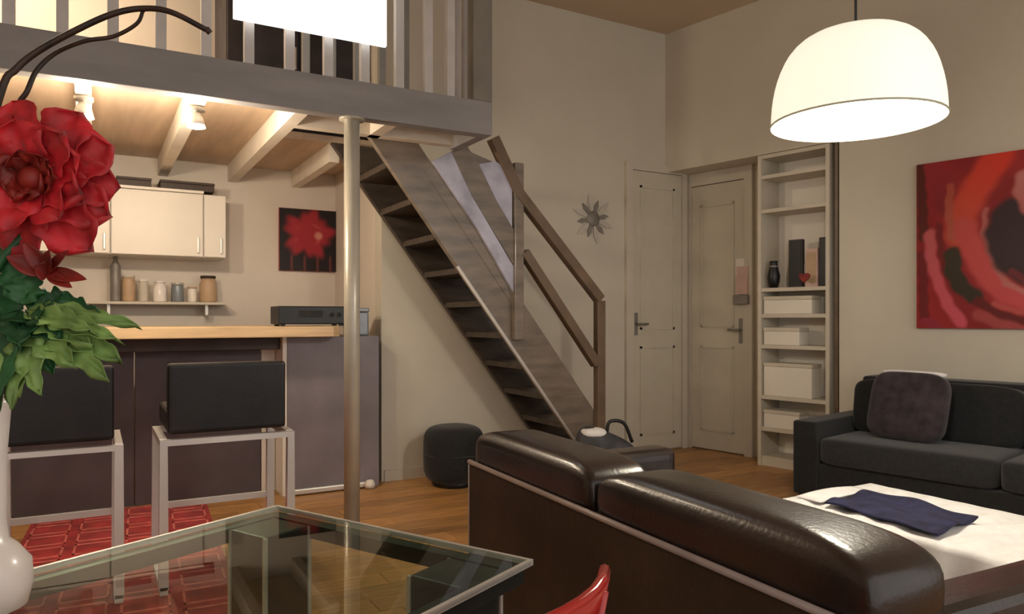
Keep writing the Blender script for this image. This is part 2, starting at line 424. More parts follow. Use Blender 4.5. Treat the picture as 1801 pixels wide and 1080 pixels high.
# infill boards near the top, pale lilac colour painting in reflected daylight
def top(X): return Lz(X)+W+.01
def pln(u, v): p = onY(u, v, YN); return (p.x-3.28, p.z)
prism('daylit_infill_board', [pln(758, 285), pln(790, 268), pln(826, 345), pln(900, 470), pln(903, 520), pln(838, 405)], 'lilac', stt, 'y', -.03, -.006)
prism('daylit_infill_board', [pln(838, 290), pln(868, 285), pln(897, 305), pln(897, 400), pln(868, 352)], 'lilac', stt, 'y', -.03, -.006)
prism('infill_rail', [pln(790, 268), pln(815, 255), pln(838, 290), pln(868, 352), pln(899, 405), pln(899, 466), pln(826, 345)], 'stringer', stt, 'y', -.036, -.004)
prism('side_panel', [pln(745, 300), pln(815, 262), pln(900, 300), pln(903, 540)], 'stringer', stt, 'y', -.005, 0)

# ================================================================== BAR AND KITCHEN
YBAR = 5.08
x505 = onY(505, 700, YBAR).x; x668 = onY(667, 700, YBAR).x; x455 = x505-.032; YR = 5.30
bar = thing('bar_counter', 'plum and lilac-grey panelled breakfast bar closing off the kitchen', 'bar', (x505, YBAR, 0))
def B_(p): return (p[0]-x505, p[1]-YBAR, p[2])
lbox('end_block', (x505, YBAR, .0), (x668, 5.70, 1.075), 'barblock', bar, org=B_, bev=.006)
lbox('white_panel', (x505-.03, YBAR+.0, .0), (x505-.001, 5.70, 1.075), 'white', bar, org=B_, bev=.003)
xp = onY(460, 700, YR).x
lbox('white_back_panel', (xp, YR, 0), (x455-.002, YR+.04, 1.075), 'white', bar, org=B_, bev=.003)
while xp > XL+.1:
    x0 = max(xp-.78, XL+.02)
    lbox('front_panel', (x0, YR, .0), (xp-.006, YR+.04, 1.075), 'barpanel', bar, org=B_, bev=.003); xp -= .78
lbox('apron', (XL+.02, YBAR+.06, .99), (x455-.002, YBAR+.10, 1.075), 'darkwood', bar, org=B_, bev=.004)
lbox('foot_rail', (x505, YBAR-.03, .008), (x668-.08, YBAR-.004, .045), 'steel', bar, org=B_, bev=.008)
lathe('rail_end_cap', [(.0, 0), (.034, .005), (.038, .03), (.026, .058), (0, .064)], 'white', bar, 16, loc=B_((onY(650, 850, YBAR-.04).x, YBAR-.045, 0)))
wt = onY(600, 588, 4.93)
tp = prism('bar_worktop', [(XL+.02, 4.90), (wt.x-.06, 4.90), (wt.x-.015, 4.92), (wt.x, 4.97), (wt.x, 5.72), (XL+.02, 5.72)], 'counter', None, 'z', 1.077, 1.147, bev=.006)
tag(tp, 'long beech wood worktop with rounded end on top of the breakfast bar', 'worktop')
# things on the bar
st_ = thing('stereo', 'flat black stereo box lying on the end of the beech worktop', 'stereo', (onY(547, 560, 5.1).x, 5.02, 1.1475))
box('case', (-.235, 0, .012), (.235, .26, .135), 'black', st_, bev=.008)
box('display', (-.10, -.004, .06), (.06, -.0005, .105), 'greyfab', st_)
for x in (.12, .17): lathe('knob', [(.018, 0), (.016, .012)], 'greyfab', st_, 16, loc=(x, 0, .08), rot=(math.pi/2, 0, 0))
for x in (-.2, .2):
    for y in (.04, .22): box('foot', (x-.015, y-.015, 0), (x+.015, y+.015, .012), 'black', st_)
cx = onY(626, 560, YBAR+.12).x
cn = thing('canister', 'grey-blue metal canister with lid standing beside the pole on the bar', 'canister', (cx, YBAR+.12, 1.0755))
box('body', (-.075, -.07, 0), (.075, .07, .17), 'greyblue', cn, bev=.015, seg=3)
box('lid', (-.078, -.073, .1705), (.078, .073, .20), 'greyblue', cn, bev=.008)
# wall cupboards
YC = YK-.36
cz1 = onY(300, 337, YC).z; cz0 = onY(340, 452, YC).z
xr = onY(398, 400, YC).x
cw = .62
for i in range(5):
    x1 = xr-i*(cw+.003); x0 = x1-cw
    if i == 0: x0 = x1-.16
    elif i > 0: x1 = xr-.163-(i-1)*(cw+.003); x0 = x1-cw
    if x0 < XL: break
    lab = ['narrow cream wall cupboard at the end of the kitchen run', 'cream wall cupboard beside the narrow end cupboard', 'cream wall cupboard above the middle of the kitchen shelf', 'cream wall cupboard behind the red flower', 'cream wall cupboard in the kitchen corner'][i]
    c = thing('wall_cupboard', lab, 'cupboard', (x0, YC, cz0), 0, 'kitchen wall cupboards')
    w = x1-x0
    box('body', (0, .022, 0), (w, .355, cz1-cz0), 'white', c)
    d = box('door', (.004, 0, .004), (w-.004, .020, cz1-cz0-.004), 'white', c, bev=.004)
    box('handle', (w-.045, -.02, .03), (w-.03, -.001, .15), 'steel', d, bev=.004)
    if i: 
        box('cornice', (0, -.015, cz1-cz0+.001), (w, .30, cz1-cz0+.02), 'white', c)
# dark boxes standing in for the shade in the gap above the cupboards
for (ua, ub_, lab) in ((205, 266, 'dark strip painting the shaded gap above the cupboard near the red flower'), (282, 377, 'longer dark strip painting the shaded gap above the end cupboards')):
    a, b = onY(ua, 330, YC+.02), onY(ub_, 330, YC+.02)
    o = thing('storage_or_shade_box', lab, 'box', ((a.x+b.x)/2, YC+.02, cz1+.021))
    w = (b.x-a.x)/2
    box('box_body', (-w, 0, 0), (w, .25, .05), 'darkwood', o, bev=.004)
    box('box_lid', (-w-.003, -.004, .0505), (w+.003, .254, .068), 'darkwood', o, bev=.003)
# shelf on the backsplash with jars
zs = onY(300, 531, 6.2).z
xs0, xs1 = onY(150, 500, 6.28).x, onY(398, 500, 6.28).x
ws = thing('wall_shelf', 'thin pale shelf on the kitchen wall carrying jars', 'shelf', (xs0, YK, zs-.02))
box('board', (0, -.2, 0), (xs1-xs0, -.001, .02), 'trimw', ws, bev=.003)
for x in (.15, xs1-xs0-.15): box('bracket', (x-.01, -.15, -.08), (x+.01, -.001, -.0005), 'steel', ws)
def jar(name, lab, cat, u, w, hh, m, lidm, neck=.6):
    p = onY(u, 500, 6.28)
    t = thing(name, lab, cat, (p.x, 6.28, zs+.0003))
    lathe('body', [(w*.9, 0), (w, .01), (w, hh*.7), (w*neck, hh*.8), (w*neck, hh*.9)], m, t, 20)
    lathe('lid', [(w*neck*1.1, hh*.9), (w*neck*1.1, hh)], lidm, t, 20)
jar('bottle', 'tall dark grey bottle on the kitchen shelf', 'bottle', 203, .035, .38, 'metalart', 'metalart', .45)
jar('jar', 'tan ceramic jar beside the dark bottle', 'jar', 226, .045, .20, 'tan', 'trimw', .9)
jar('jar', 'slim cream jar between tan jar and white jug', 'jar', 252, .035, .17, 'book', 'white', .9)
jar('jug', 'bright white jug in the middle of the kitchen shelf', 'jug', 281, .05, .16, 'vase', 'vase', .7)
jar('tin', 'grey-blue tin beside the white jug', 'tin', 312, .045, .15, 'greyblue', 'steel', .95)
jar('jar', 'small pale jar next to the brown pot', 'jar', 338, .035, .12, 'white', 'tan', .9)
jar('pot', 'round brown pot at the end of the kitchen shelf', 'pot', 366, .065, .21, 'tan', 'darkwood', .8)

# vertex painted pictures -------------------------------------------------
def picture(name, lab, w, h, fn, loc, rz, n=70, th=.03, cat='painting'):
    t = thing(name, lab, cat, loc, rz)
    box('canvas_edge', (0, 0, 0), (w, th-.002, h), 'canvas_edge', t, bev=.002)
    bm = bmesh.new(); nz = int(n*h/w)
    g = [[bm.verts.new((.001+(w-.002)*i/n, -.0005-.0, .001+(h-.002)*j/nz)) for j in range(nz+1)] for i in range(n+1)]
    for i in range(n):
        for j in range(nz): bm.faces.new((g[i][j], g[i+1][j], g[i+1][j+1], g[i][j+1]))
    o = link('painted_face', bm, 'vcol', t)
    me = o.data; ca = me.color_attributes.new('paint', 'FLOAT_COLOR', 'POINT')
    for k, v in enumerate(me.vertices):
        c = fn(v.co.x/w, v.co.z/h); ca.data[k].color = (*c, 1)
    return t
def mix(a, b, t): t = max(0, min(1, t)); return tuple(a[i]*(1-t)+b[i]*t for i in range(3))
def ss(a, b, x): t = max(0, min(1, (x-a)/(b-a))); return t*t*(3-2*t)
def small_pic(x, z):
    c = (.012, .004, .004)
    dx, dz = (x-.47), (z-.60)
    r = math.hypot(dx/1.05, dz)
    a = math.atan2(dz, dx)
    edge = .36+.05*math.sin(5*a+1)+.03*math.sin(11*a)
    c = mix((.36, .018, .028), c, ss(edge-.10, edge+.06, r))
    c = mix(c, (.55, .09, .07), .8*ss(.7, 1, math.sin(17*x+3*math.sin(9*z))*math.cos(13*z))*ss(.3, .1, r))
    c = mix(c, (.62, .22, .16), ss(.09, .03, math.hypot(x-.63, z-.58)))
    c = mix(c, (.25, .05, .04), ss(.7, 1., math.sin(30*x+2)*ss(.45, .2, z))*.5)
    return c
pA, pB = onY(491, 374, YK-.03), onY(599, 479, YK-.03)
picture('small_picture', 'square red blossom picture on black hanging on the kitchen wall', pB.x-pA.x, .53, small_pic, (pA.x, YK-.031, pB.z), 0)
# large rose-like abstract on the right wall
s_a, zt = wallP(1611, 290, .04); _, zb = wallP(1613, 577, .04)
Hp = zt-zb
PWd = Hp*1.12
def zp(x, y):
    """point of the print from its position in the photograph"""
    s_, z_ = wallP(1500+x/2.571, 230+y/2.571, .04)
    return ((s_-s_a)/Hp, (z_-zb)/Hp)
def stroke(pts, w, c0, c1=None, soft=.5): return ([zp(*p) for p in pts], w/2.571/F*4.9/Hp, c0, c1 or c0, soft)
STK = [
 stroke([(330, 180), (400, 230), (420, 330)], 75, (.32, .018, .026), (.22, .010, .014), .8),
 stroke([(298, 150), (312, 330), (318, 480)], 26, (.10, .010, .006)),
 stroke([(310, 560), (315, 700), (320, 850)], 26, (.16, .008, .010)),
 stroke([(660, 110), (600, 190), (540, 290), (490, 380), (480, 470)], 78, (.66, .034, .014), (.52, .070, .036), .7),
 stroke([(440, 250), (430, 360), (450, 480)], 20, (.40, .06, .035), (.42, .09, .05)),
 stroke([(500, 440), (550, 560), (610, 660), (690, 735), (800, 770), (930, 760), (1040, 700)], 58, (.52, .065, .055), (.55, .055, .070), .6),
 stroke([(600, 360), (590, 470), (630, 590), (690, 690), (790, 735), (900, 720)], 17, (.42, .10, .085), (.50, .15, .13), .9),
 stroke([(720, 240), (680, 330), (640, 380)], 34, (.24, .006, .006), None, .8),
 stroke([(720, 390), (690, 470), (720, 560), (790, 610), (880, 570), (900, 470), (830, 400)], 95, (.030, .010, .012), None, .35),
 stroke([(790, 480), (800, 540)], 70, (.030, .010, .012), None, .35),
 stroke([(780, 210), (765, 270), (800, 340), (870, 370)], 44, (.52, .17, .15), (.40, .08, .08), .6),
 stroke([(720, 640), (780, 675), (860, 650)], 18, (.14, .012, .016)),
 stroke([(385, 430), (400, 560), (425, 660)], 17, (.17, .008, .008)),
 stroke([(448, 560), (452, 640), (490, 710), (545, 745)], 42, (.035, .024, .010), (.030, .018, .008), .45),
 stroke([(560, 770), (640, 820), (730, 858), (880, 860)], 24, (.12, .003, .003), None, .6),
 stroke([(345, 470), (352, 580), (385, 690), (430, 790), (490, 870)], 32, (.52, .095, .10), (.62, .080, .12), .7),
 stroke([(560, 830), (650, 870), (760, 900)], 30, (.36, .05, .05), None, .8),
 stroke([(320, 860), (380, 880)], 22, (.30, .02, .04)),
 stroke([(640, 780), (740, 820), (880, 810)], 16, (.46, .07, .06), None, .9),
]
def segd(p, a, b):
    vx, vz = b[0]-a[0], b[1]-a[1]; L2 = vx*vx+vz*vz+1e-12
    t = max(0, min(1, ((p[0]-a[0])*vx+(p[1]-a[1])*vz)/L2))
    return math.hypot(p[0]-a[0]-t*vx, p[1]-a[1]-t*vz), t
def big_pic(x, z):
    p = (x*1.12+.004*math.sin(60*z), z+.004*math.sin(52*x))
    c = mix((.24, .008, .010), (.34, .016, .018), .5+.5*math.sin(15*x+7*z))
    for pts, w, c0, c1, soft in STK:
        best = (9, 0)
        for k in range(len(pts)-1):
            d, t = segd(p, pts[k], pts[k+1])
            if d < best[0]: best = (d, (k+t)/(len(pts)-1))
        if best[0] < w*1.1: c = mix(c, mix(c0, c1, best[1]), ss(w*1.06, w*(1-soft*.7)*.9, best[0]))
    return c
loc = C0+DW*s_a+NW*.032; 
picture('large_painting', 'large red swirling petal painting on the wall above the black sofa', PWd, Hp, big_pic, (loc.x, loc.y, zb), RZ, n=150)
# kitchen spots ------------------------------------------------------------
def spot(u, v, Y, lab, power):
    p = onY(u, v, Y); jx = min([1.02-.515*i-.035 for i in range(7)], key=lambda a: abs(a-p.x))
    t = thing('spot_light', lab, 'spot light', (jx, Y, ZB+.0145), 0, 'halogen spots under the loft')
    dz = -.105
    lathe('ceiling_rose', [(.045, -.02), (.045, 0)], 'white', t, 20)
    tube('stem', [(0, 0, -.02), (0, 0, dz+.07)], .008, 'white', t)
    lathe('housing', [(.022, dz+.075), (.036, dz+.05), (.048, dz+.0), (.044, dz+.0), (.030, dz+.045), (.015, dz+.06)], 'white', t, 24)
    lathe('bulb', [(.0, dz-.012), (.022, dz-.006), (.030, dz+.01), (.026, dz+.03), (.0, dz+.04)], 'bulb', t, 20)
    l = bpy.data.lights.new('spot_bulb', 'POINT'); l.energy = power; l.color = (1, .84, .64); l.shadow_soft_size = .05
    lo = bpy.data.objects.new('spot_bulb_light', l); COL.objects.link(lo); lo.parent = t; lo.location = (0, 0, dz-.06)
spot(160, 190, 4.30, 'glaring halogen spot under the loft above the red flower', 26)
spot(344, 212, 4.22, 'halogen spot under the loft midway to the support pole', 22)
# loft lamp (upstairs light)
ll = thing('loft_ceiling_lamp', 'round flush ceiling lamp over the loft', 'lamp', (-.6, 5.4, CEIL))
lathe('shade', [(.16, -.001), (.16, -.04), (.10, -.08), (0, -.09)], 'shade', ll, 24)
l = bpy.data.lights.new('loft_bulb', 'POINT'); l.energy = 45; l.color = (1, .86, .66); l.shadow_soft_size = .1
lo = bpy.data.objects.new('loft_bulb_light', l); COL.objects.link(lo); lo.parent = ll; lo.location = (0, 0, -.2)

# ================================================================== PENDANT LAMP
ZL = 2.75
pc = atZ(1505, 215, ZL)                       # rim centre
Rl = 144/F*ZL
hl = Rl*1.10
pd = thing('pendant_lamp', 'glowing white dome pendant lamp hanging on a thin dark cord', 'lamp', (pc.x, pc.y, pc.z))
prof = []
for i in range(15):
    t = i/14
    ang = t*math.pi/2
    prof.append((Rl*(math.cos(ang)**.52)*(1-.02*(1-t)), hl*math.sin(ang)**1.05))
prof_in = [(max(r-.008, .0), max(z-.008, 0)) for r, z in reversed(prof[:-1])]
lathe('shade', prof+prof_in, 'shade', pd, 48, closed=False)
tube('rim', [(Rl*.985*math.cos(2*math.pi*k/48), Rl*.985*math.sin(2*math.pi*k/48), 0) for k in range(49)], .004, 'rimgrey', pd, seg=6)
tube('cord', [(0, 0, hl), (0, 0, CEIL-pc.z-.03)], .005, 'black', pd, seg=8)
lathe('ceiling_rose', [(.02, CEIL-pc.z-.06), (.05, CEIL-pc.z-.03), (.05, CEIL-pc.z-.0005)], 'white', pd, 20)
lathe('bulb', [(0, .02), (.03, .03), (.042, .06), (.03, .10), (.018, .14), (.018, hl)], 'shade', pd, 20)
l = bpy.data.lights.new('pendant_bulb', 'POINT'); l.energy = 32; l.color = (1, .93, .82); l.shadow_soft_size = .08
lo = bpy.data.objects.new('pendant_bulb_light', l); COL.objects.link(lo); lo.parent = pd; lo.location = (0, 0, -.03)

# ================================================================== BACK WALL DECOR
p = onY(1042, 385, YB)
sb = thing('wall_ornament', 'grey metal flower-shaped ornament on the wall beside the stair', 'wall decor', (p.x, YB, p.z))
lathe('centre', [(0, .03), (.05, .026), (.07, .012), (.07, .002)], 'metalart', sb, 20, rot=(math.pi/2, 0, 0))
for k in range(12):
    a = 2*math.pi*k/12+.2; r = .17+.05*(k % 2)
    ca, sa = math.cos(a), math.sin(a)
    prism('ray', [(ca*.06-sa*.012, sa*.06+ca*.012), (ca*.06+sa*.012, sa*.06-ca*.012), (ca*r*.7+sa*.022, sa*r*.7-ca*.022), (ca*r, sa*r), (ca*r*.7-sa*.022, sa*r*.7+ca*.022)], 'steel' if k % 2 else 'metalart', sb, 'y', -.014, -.008)

# ================================================================== BOOKCASE IN THE RECESS
b0, b1 = wallS(1332), wallS(1458)
bk = thing('bookcase', 'tall white built-in bookcase beside the recessed door', 'bookcase', C0, RZ)
ztop = ZLIN-.004
box('upright', (b0, .005, 0), (b0+.03, REC-.004, ztop), 'trimw', bk); box('upright', (b1-.03, .005, 0), (b1, REC-.004, ztop), 'trimw', bk)
box('back_panel', (b0+.031, REC-.016, 0), (b1-.031, REC-.004, ztop), 'white', bk)
shv = [300, 362, 505, 552, 608, 700, 758]
SZ = []
for v in shv:
    z = wallP(1395, v)[1]; SZ.append(z)
    box('shelf', (b0+.031, .008, z-.03), (b1-.031, REC-.017, z), 'trimw', bk, bev=.002)
box('top_board', (b0+.031, .008, ztop-.03), (b1-.031, REC-.017, ztop), 'trimw', bk)
box('plinth', (b0+.031, .02, 0), (b1-.031, REC-.017, .08), 'trimw', bk)
o = box('gap_shade_strip', (b1+.035, .02, 0), (b1+.06, .06, ztop), 'rail', bk)  # dark strip painting in the shade of the gap beside the bookcase
def onshelf(u, k):
    s = wallS(u, -.08); q = C0-NW*.08+DW*s; return Vector((q.x, q.y, SZ[k]+.0003))
# dark ornaments on the third-from-top shelf (index 2)
q = onshelf(1361, 2)
t = thing('vase', 'small round dark vase on the bookcase shelf', 'vase', q, RZ); lathe('body', [(.03, 0), (.045, .05), (.05, .10), (.035, .16), (.028, .20), (.034, .22)], 'black', t, 24); lathe('neck_ring', [(.030, .165), (.036, .175), (.030, .185)], 'metalart', t, 20, closed=False)
for u, lab in ((1401, 'dark upright picture block next to the framed photo'), (1462, 'dark upright picture block at the bookcase end')):
    q = onshelf(min(u, 1450), 2)
    t = thing('picture_block', lab, 'picture block', q, RZ)
    w = .058 if u < 1420 else .034
    box('block', (-w, -.02, 0), (w, .02, .38), 'darkfurn', t, bev=.004); box('face', (-w+.012, -.023, .012), (w-.012, -.0205, .368), 'black', t)
q = onshelf(1429, 2)
t = thing('photo_frame', 'pale framed portrait photo between dark picture blocks', 'photo frame', q, RZ)
box('frame', (-.048, -.015, 0), (.048, .015, .30), 'pink', t, bev=.004); box('photo', (-.038, -.018, .03), (.038, -.0155, .27), 'tan', t)
# heart hanging below
s = wallS(1416, .0); zc = wallP(1416, 488)[1]
q = C0+DW*s+NW*.012
t = thing('heart_ornament', 'small dark red heart ornament hanging at the bookcase shelf edge', 'ornament', (q.x, q.y, zc), RZ)
hp = []
for k in range(24):
    a = 2*math.pi*k/24; hp.append((.0028*16*math.sin(a)**3, .0028*(13*math.cos(a)-5*math.cos(2*a)-2*math.cos(3*a)-math.cos(4*a))))
prism('heart', hp, 'petald', t, 'y', -.008, .006); tube('string', [(0, 0, .03), (0, .0, .10)], .002, 'metalart', t, seg=6)
# books / boxes on lower shelves
for k, lab in ((3, 'white storage box on the bookcase shelf just below the heart'), (4, 'white storage box on the bookcase shelf at worktop height'), (5, 'white storage box on the bookcase shelf level with the black sofa back'), (6, 'white storage box on the lowest bookcase shelf')):
    gap = (SZ[k-1]-.03)-SZ[k]; w = (b1-b0-.09)*(.8 if k % 2 else .6)
    q = C0-NW*.095+DW*(b0+.045+w/2)
    t = thing('storage_or_shade_box', lab, 'box', (q.x, q.y, SZ[k]+.0003), RZ, 'white boxes on the bookcase')
    hb = gap*(.62 if k % 2 else .5)
    box('box_body', (-w/2, -.075, 0), (w/2, .075, hb), 'white', t, bev=.006); box('box_lid', (-w/2-.003, -.078, hb+.0005), (w/2+.003, .078, hb+.03), 'trimw', t, bev=.004)
# small notice rack by the door
s = wallS(1304, -REC+.06); zc = wallP(1304, 535, -REC+.06)[1]
q = C0+DW*s-NW*(REC-.033)
t = thing('letter_rack', 'small rack with pink cards hanging on the recessed door', 'letter rack', (q.x, q.y, zc), RZ)
box('tray', (-.07, -.05, 0), (.07, 0, .08), 'metalart', t, bev=.004); box('backplate', (-.07, -.006, .081), (.07, 0, .40), 'white', t)
for i in range(3): box('card', (-.055, -.018-.008*i, .085), (.06, -.012-.008*i, .33-.07*i), 'pink', t)

# ================================================================== BLACK SOFA (right wall)
sA = wallS(1395, .88); LEN = 2.35
bs = thing('black_sofa', 'black fabric sofa with boxy arms against the painting wall', 'sofa', C0+NW*.03+DW*sA, RZ)
box('base', (.16, -.84, .05), (LEN-.16, -.02, .26), 'blackfab', bs, bev=.015)
for x in (0, LEN-.16): box('arm', (x, -.86, .05), (x+.158, -.0, .53), 'blackfab', bs, bev=.02, seg=3)
box('backrest', (.165, -.22, .262), (LEN-.165, 0, .80), 'blackfab', bs, bev=.03, seg=3)
w2 = (LEN-.33)/2
for i in range(2):
    superell('seat_cushion', (.165+w2*(i+.5), -.54, .35), (w2/2-.003, .33, .088), 'greyfab', bs, .22, .16, 48, 20)
    superell('back_cushion', (.165+w2*(i+.5), -.29, .60), (w2/2-.003, .09, .19), 'blackfab', bs, .3, .2, 40, 20, rot=(-.12, 0, 0))
for x in (.05, LEN-.05):
    for y in (-.8, -.06): box('foot', (x-.025, y-.025, 0), (x+.025, y+.025, .05), 'black', bs)
# pillow
s = wallS(1597, .56); q = C0+DW*s+NW*.56
pl = thing('throw_pillow', 'plum throw pillow with pale top edge leaning on the black sofa back', 'pillow', (q.x, q.y, .437), RZ-.10)
superell('pillow_body', (0, 0, .21), (.235, .07, .215), 'pillow', pl, .42, .5, 44, 22, rot=(-.3, 0, 0))
superell('pale_edge', (0, .070, .413), (.20, .022, .02), 'clothw', pl, .6, .4, 28, 10)

# ================================================================== BROWN SOFA (foreground, seen from behind)
A = onH(824, 813, .65); Bv = onH(1394, 1060, .65)
dirv = (Bv-A).normalized(); rzb = math.atan2(dirv.y, dirv.x)
LB = 1.74
# local: x along the back towards the camera, y to the room (seat side) = left of x ; z up
bsf = thing('brown_sofa', 'dark brown leather sofa with two rounded back cushions turned away', 'sofa', (A.x, A.y, 0), rzb)
side = 1                                        # seat side in local +y (towards the right wall)
box('back_panel', (0, 0, .06), (LB, .16, .65), 'leatherback', bsf, bev=.012, seg=3)
box('seat_base', (.14, .161, .06), (LB-.14, .86, .30), 'leather', bsf, bev=.02)
for x in (0, LB-.138):
    box('arm', (x, .161, .06), (x+.138, .90, .655), 'leather', bsf, bev=.045, seg=4, smooth=False)
tube('piping', [(.012, -.002, .655), (LB-.012, -.002, .655)], .009, 'piping', bsf, seg=8)
tube('piping', [(-.002, .006, .08), (-.002, .006, .64)], .006, 'piping', bsf, seg=8)
cut = .83
for x0, x1 in ((.01, cut), (cut+.012, LB-.01)):
    superell('back_cushion', ((x0+x1)/2, .125, .685), ((x1-x0)/2, .115, .105), 'leather', bsf, .55, .16, 48, 24)
    superell('seat_cushion', ((max(x0, .15)+min(x1, LB-.15))/2, .56, .37), ((min(x1, LB-.15)-max(x0, .15))/2, .32, .07), 'leather', bsf, .3, .2, 40, 16)
for x in (.06, LB-.06):
    for y in (.06, .82): box('foot', (x-.03, y-.03, 0), (x+.03, y+.03, .06), 'black', bsf)

# ================================================================== COFFEE TABLE + CLOTHS
cl = onH(1370, 878, .45); cb = onH(1480, 855, .45)
X0, X1, Y1 = cl.x, cl.x+.62, (cl.y+cb.y)/2; Y0 = Y1-1.15
ct = thing('coffee_table', 'low dark wooden coffee table under a white cloth', 'table', ((X0+X1)/2, (Y0+Y1)/2, 0))
hx_, hy_ = (X1-X0)/2-.01, (Y1-Y0)/2-.01
box('table_top', (-hx_, -hy_, .405), (hx_, hy_, .442), 'darkwood', ct, bev=.006)
for sx in (-1, 1):
    for sy in (-1, 1): box('leg', (sx*(hx_-.04)-.025, sy*(hy_-.04)-.025, 0), (sx*(hx_-.04)+.025, sy*(hy_-.04)+.025, .404), 'darkwood', ct)
# draped cloth
def cloth(s, t):
    hx2, hy2 = hx_+.012, hy_+.012; dr = .20
    px = -hx2-dr+(2*hx2+2*dr)*s; py = -hy2-dr+(2*hy2+2*dr)*t
    ox = max(0, abs(px)-hx2); oy = max(0, abs(py)-hy2)
    z = .4465-max(ox, oy)*.96
    fx = .018*math.sin(py*34)+.012*math.sin(py*19+1); fy = .018*math.sin(px*34)
    x = math.copysign(min(abs(px), hx2)+ (ox > 0)*(.012+ox*.22*(1+fx*40)*.8), px) if ox > 0 else px
    y = math.copysign(min(abs(py), hy2)+ (oy > 0)*(.012+oy*.22*(1+fy*40)*.8), py) if oy > 0 else py
    if ox == 0 and oy == 0: z += .007*(1+math.sin(py*46+3*math.sin(px*9)))*min(1, (hy2-abs(py))*12, (hx2-abs(px))*12)
    return Vector(((X0+X1)/2+x, (Y0+Y1)/2+y, z))
tag(surf('tablecloth', cloth, 64, 90, 'clothw', None, .002), 'white cloth with hanging folds draped over the coffee table', 'tablecloth')
n0, n1 = onH(1500, 905, .46), onH(1650, 920, .46)
def navy(s, t):
    x = X0+.03+.32*s+.02*math.sin(5*t); y = Y1-.21-.46*t+.04*s
    return Vector((x, y, .4670+.010*(1+math.sin(9*s+4*t)*math.cos(7*t))))
tag(surf('navy_throw', navy, 26, 26, 'navy', None, .007), 'navy blue folded cloth lying on the white tablecloth', 'cloth')
def paper(s, t):
    return Vector((X0+.06+.36*s, Y1-.17+.12*t, .4640+.010*math.sin(3.1*s)))
mg = surf('newspaper', paper, 12, 8, 'clothw', None, .004)
tag(mg, 'white folded newspaper at the far edge of the coffee table', 'newspaper')

# ================================================================== BLACK POUF AND BAG
p = onH(797, 852, .0)
q = onY(798, 800, 4.86)
pf = thing('black_pouf', 'black rounded pouf on the floor against the wall under the stair', 'pouf', (q.x, q.y, 0))
superell('cushion', (0, 0, .225), (.215, .215, .205), 'blackfab', pf, .45, .9, 40, 20)
lathe('base_ring', [(.15, 0), (.16, .02), (.15, .05)], 'black', pf, 32)
tube('seam', [(.216*math.cos(2*math.pi*k/40), .216*math.sin(2*math.pi*k/40), .23) for k in range(41)], .006, 'greyfab', pf, seg=6)
q = onY(1072, 800, 4.02)
bg_ = thing('floor_bag', 'dark grey slouching bag with a white cloth at the foot of the stair', 'bag', (q.x, q.y, 0), -.35)
def slouch(p):
    t = (p.z+.23)/.46
    return Vector((p.x*(1.08-.25*t)+.0*t, p.y*(1.05-.3*t), p.z-(.09*(p.x/.25) if p.z > 0 else 0)))
superell('bag_body', (0, 0, .215), (.25, .16, .214), 'darkgrey', bg_, .55, .6, 36, 20, fn=slouch)
superell('white_cloth', (-.12, -.03, .435), (.085, .08, .035), 'clothw', bg_, .8, .8, 24, 12)
tube('handle', spline([(-.02, .0, .41), (.0, .0, .50), (.10, .0, .49), (.16, .0, .36)], 6), .012, 'black', bg_, seg=8)

# ================================================================== RED RUG
rg = thing('red_rug', 'red woven rug with pink squares in front of the breakfast bar', 'rug', (.64, 5.235, 0), math.radians(-3))
RW, RL = .95, 2.4
box('pile', (-RW, -RL, .0005), (0, 0, .006), 'rug', rg, bev=.002)
bl = []
nx_, ny_ = 4, 10
for i in range(nx_):
    for j in range(ny_):
        cx_, cy_ = -RW+(i+.5)*RW/nx_, -RL+(j+.5)*RL/ny_
        a_, b_, w_ = RW/nx_*.40, RL/ny_*.40, .010
        bmr = bmesh.new()
        for lo, hi in (((cx_-a_, cy_-b_), (cx_+a_, cy_-b_+w_*2)), ((cx_-a_, cy_+b_-w_*2), (cx_+a_, cy_+b_)), ((cx_-a_, cy_-b_), (cx_-a_+w_, cy_+b_)), ((cx_+a_-w_, cy_-b_), (cx_+a_, cy_+b_))):
            abox(bmr, (lo[0], lo[1], .0061), (hi[0], hi[1], .0072))
        link('woven_square', bmr, 'ruglite', rg)

# ================================================================== BAR STOOLS
YS = 3.5
def stool(ul, ur, vt, vb, lab):
    a, b = onY(ul, vb, YS), onY(ur, vb, YS); w = b.x-a.x
    zt_ = onY((ul+ur)/2, vt, YS).z; zf = onY((ul+ur)/2, vb, YS).z
    t = thing('bar_stool', lab, 'stool', ((a.x+b.x)/2, YS, .0075), 0, 'bar stools')
    h = w/2
    box('backrest', (-h+.035, .03, zf+.03), (h-.035, .10, zt_), 'stoolleather', t, bev=.018, seg=3, smooth=False)
    box('seat', (-h+.035, .101, zf+.03), (h-.035, .52, zf+.13), 'stoolleather', t, bev=.02, seg=3)
    D = .46
    bm = None
    tube('rear_frame', [(-h+.018, .02, .02), (-h+.018, .02, zf), (h-.018, .02, zf), (h-.018, .02, .02)], .020, 'chrome', t, sq=True)
    tube('front_frame', [(-h+.018, .02+D, .02), (-h+.018, .02+D, zf), (h-.018, .02+D, zf), (h-.018, .02+D, .02)], .020, 'chrome', t, sq=True)
    for sx in (-1, 1):
        tube('floor_runner', [(sx*(h-.018), .0, .017), (sx*(h-.018), .04+D, .017)], .0165, 'chrome', t, sq=True)
        tube('seat_rail', [(sx*(h-.018), .04, zf), (sx*(h-.018), D, zf)], .015, 'chrome', t, sq=True)
    tube('foot_rest', [(-h+.036, .02+D, .28), (h-.036, .02+D, .28)], .014, 'chrome', t, sq=True)
stool(280, 519, 641, 775, 'black leather bar stool on chrome frame beside the pole')
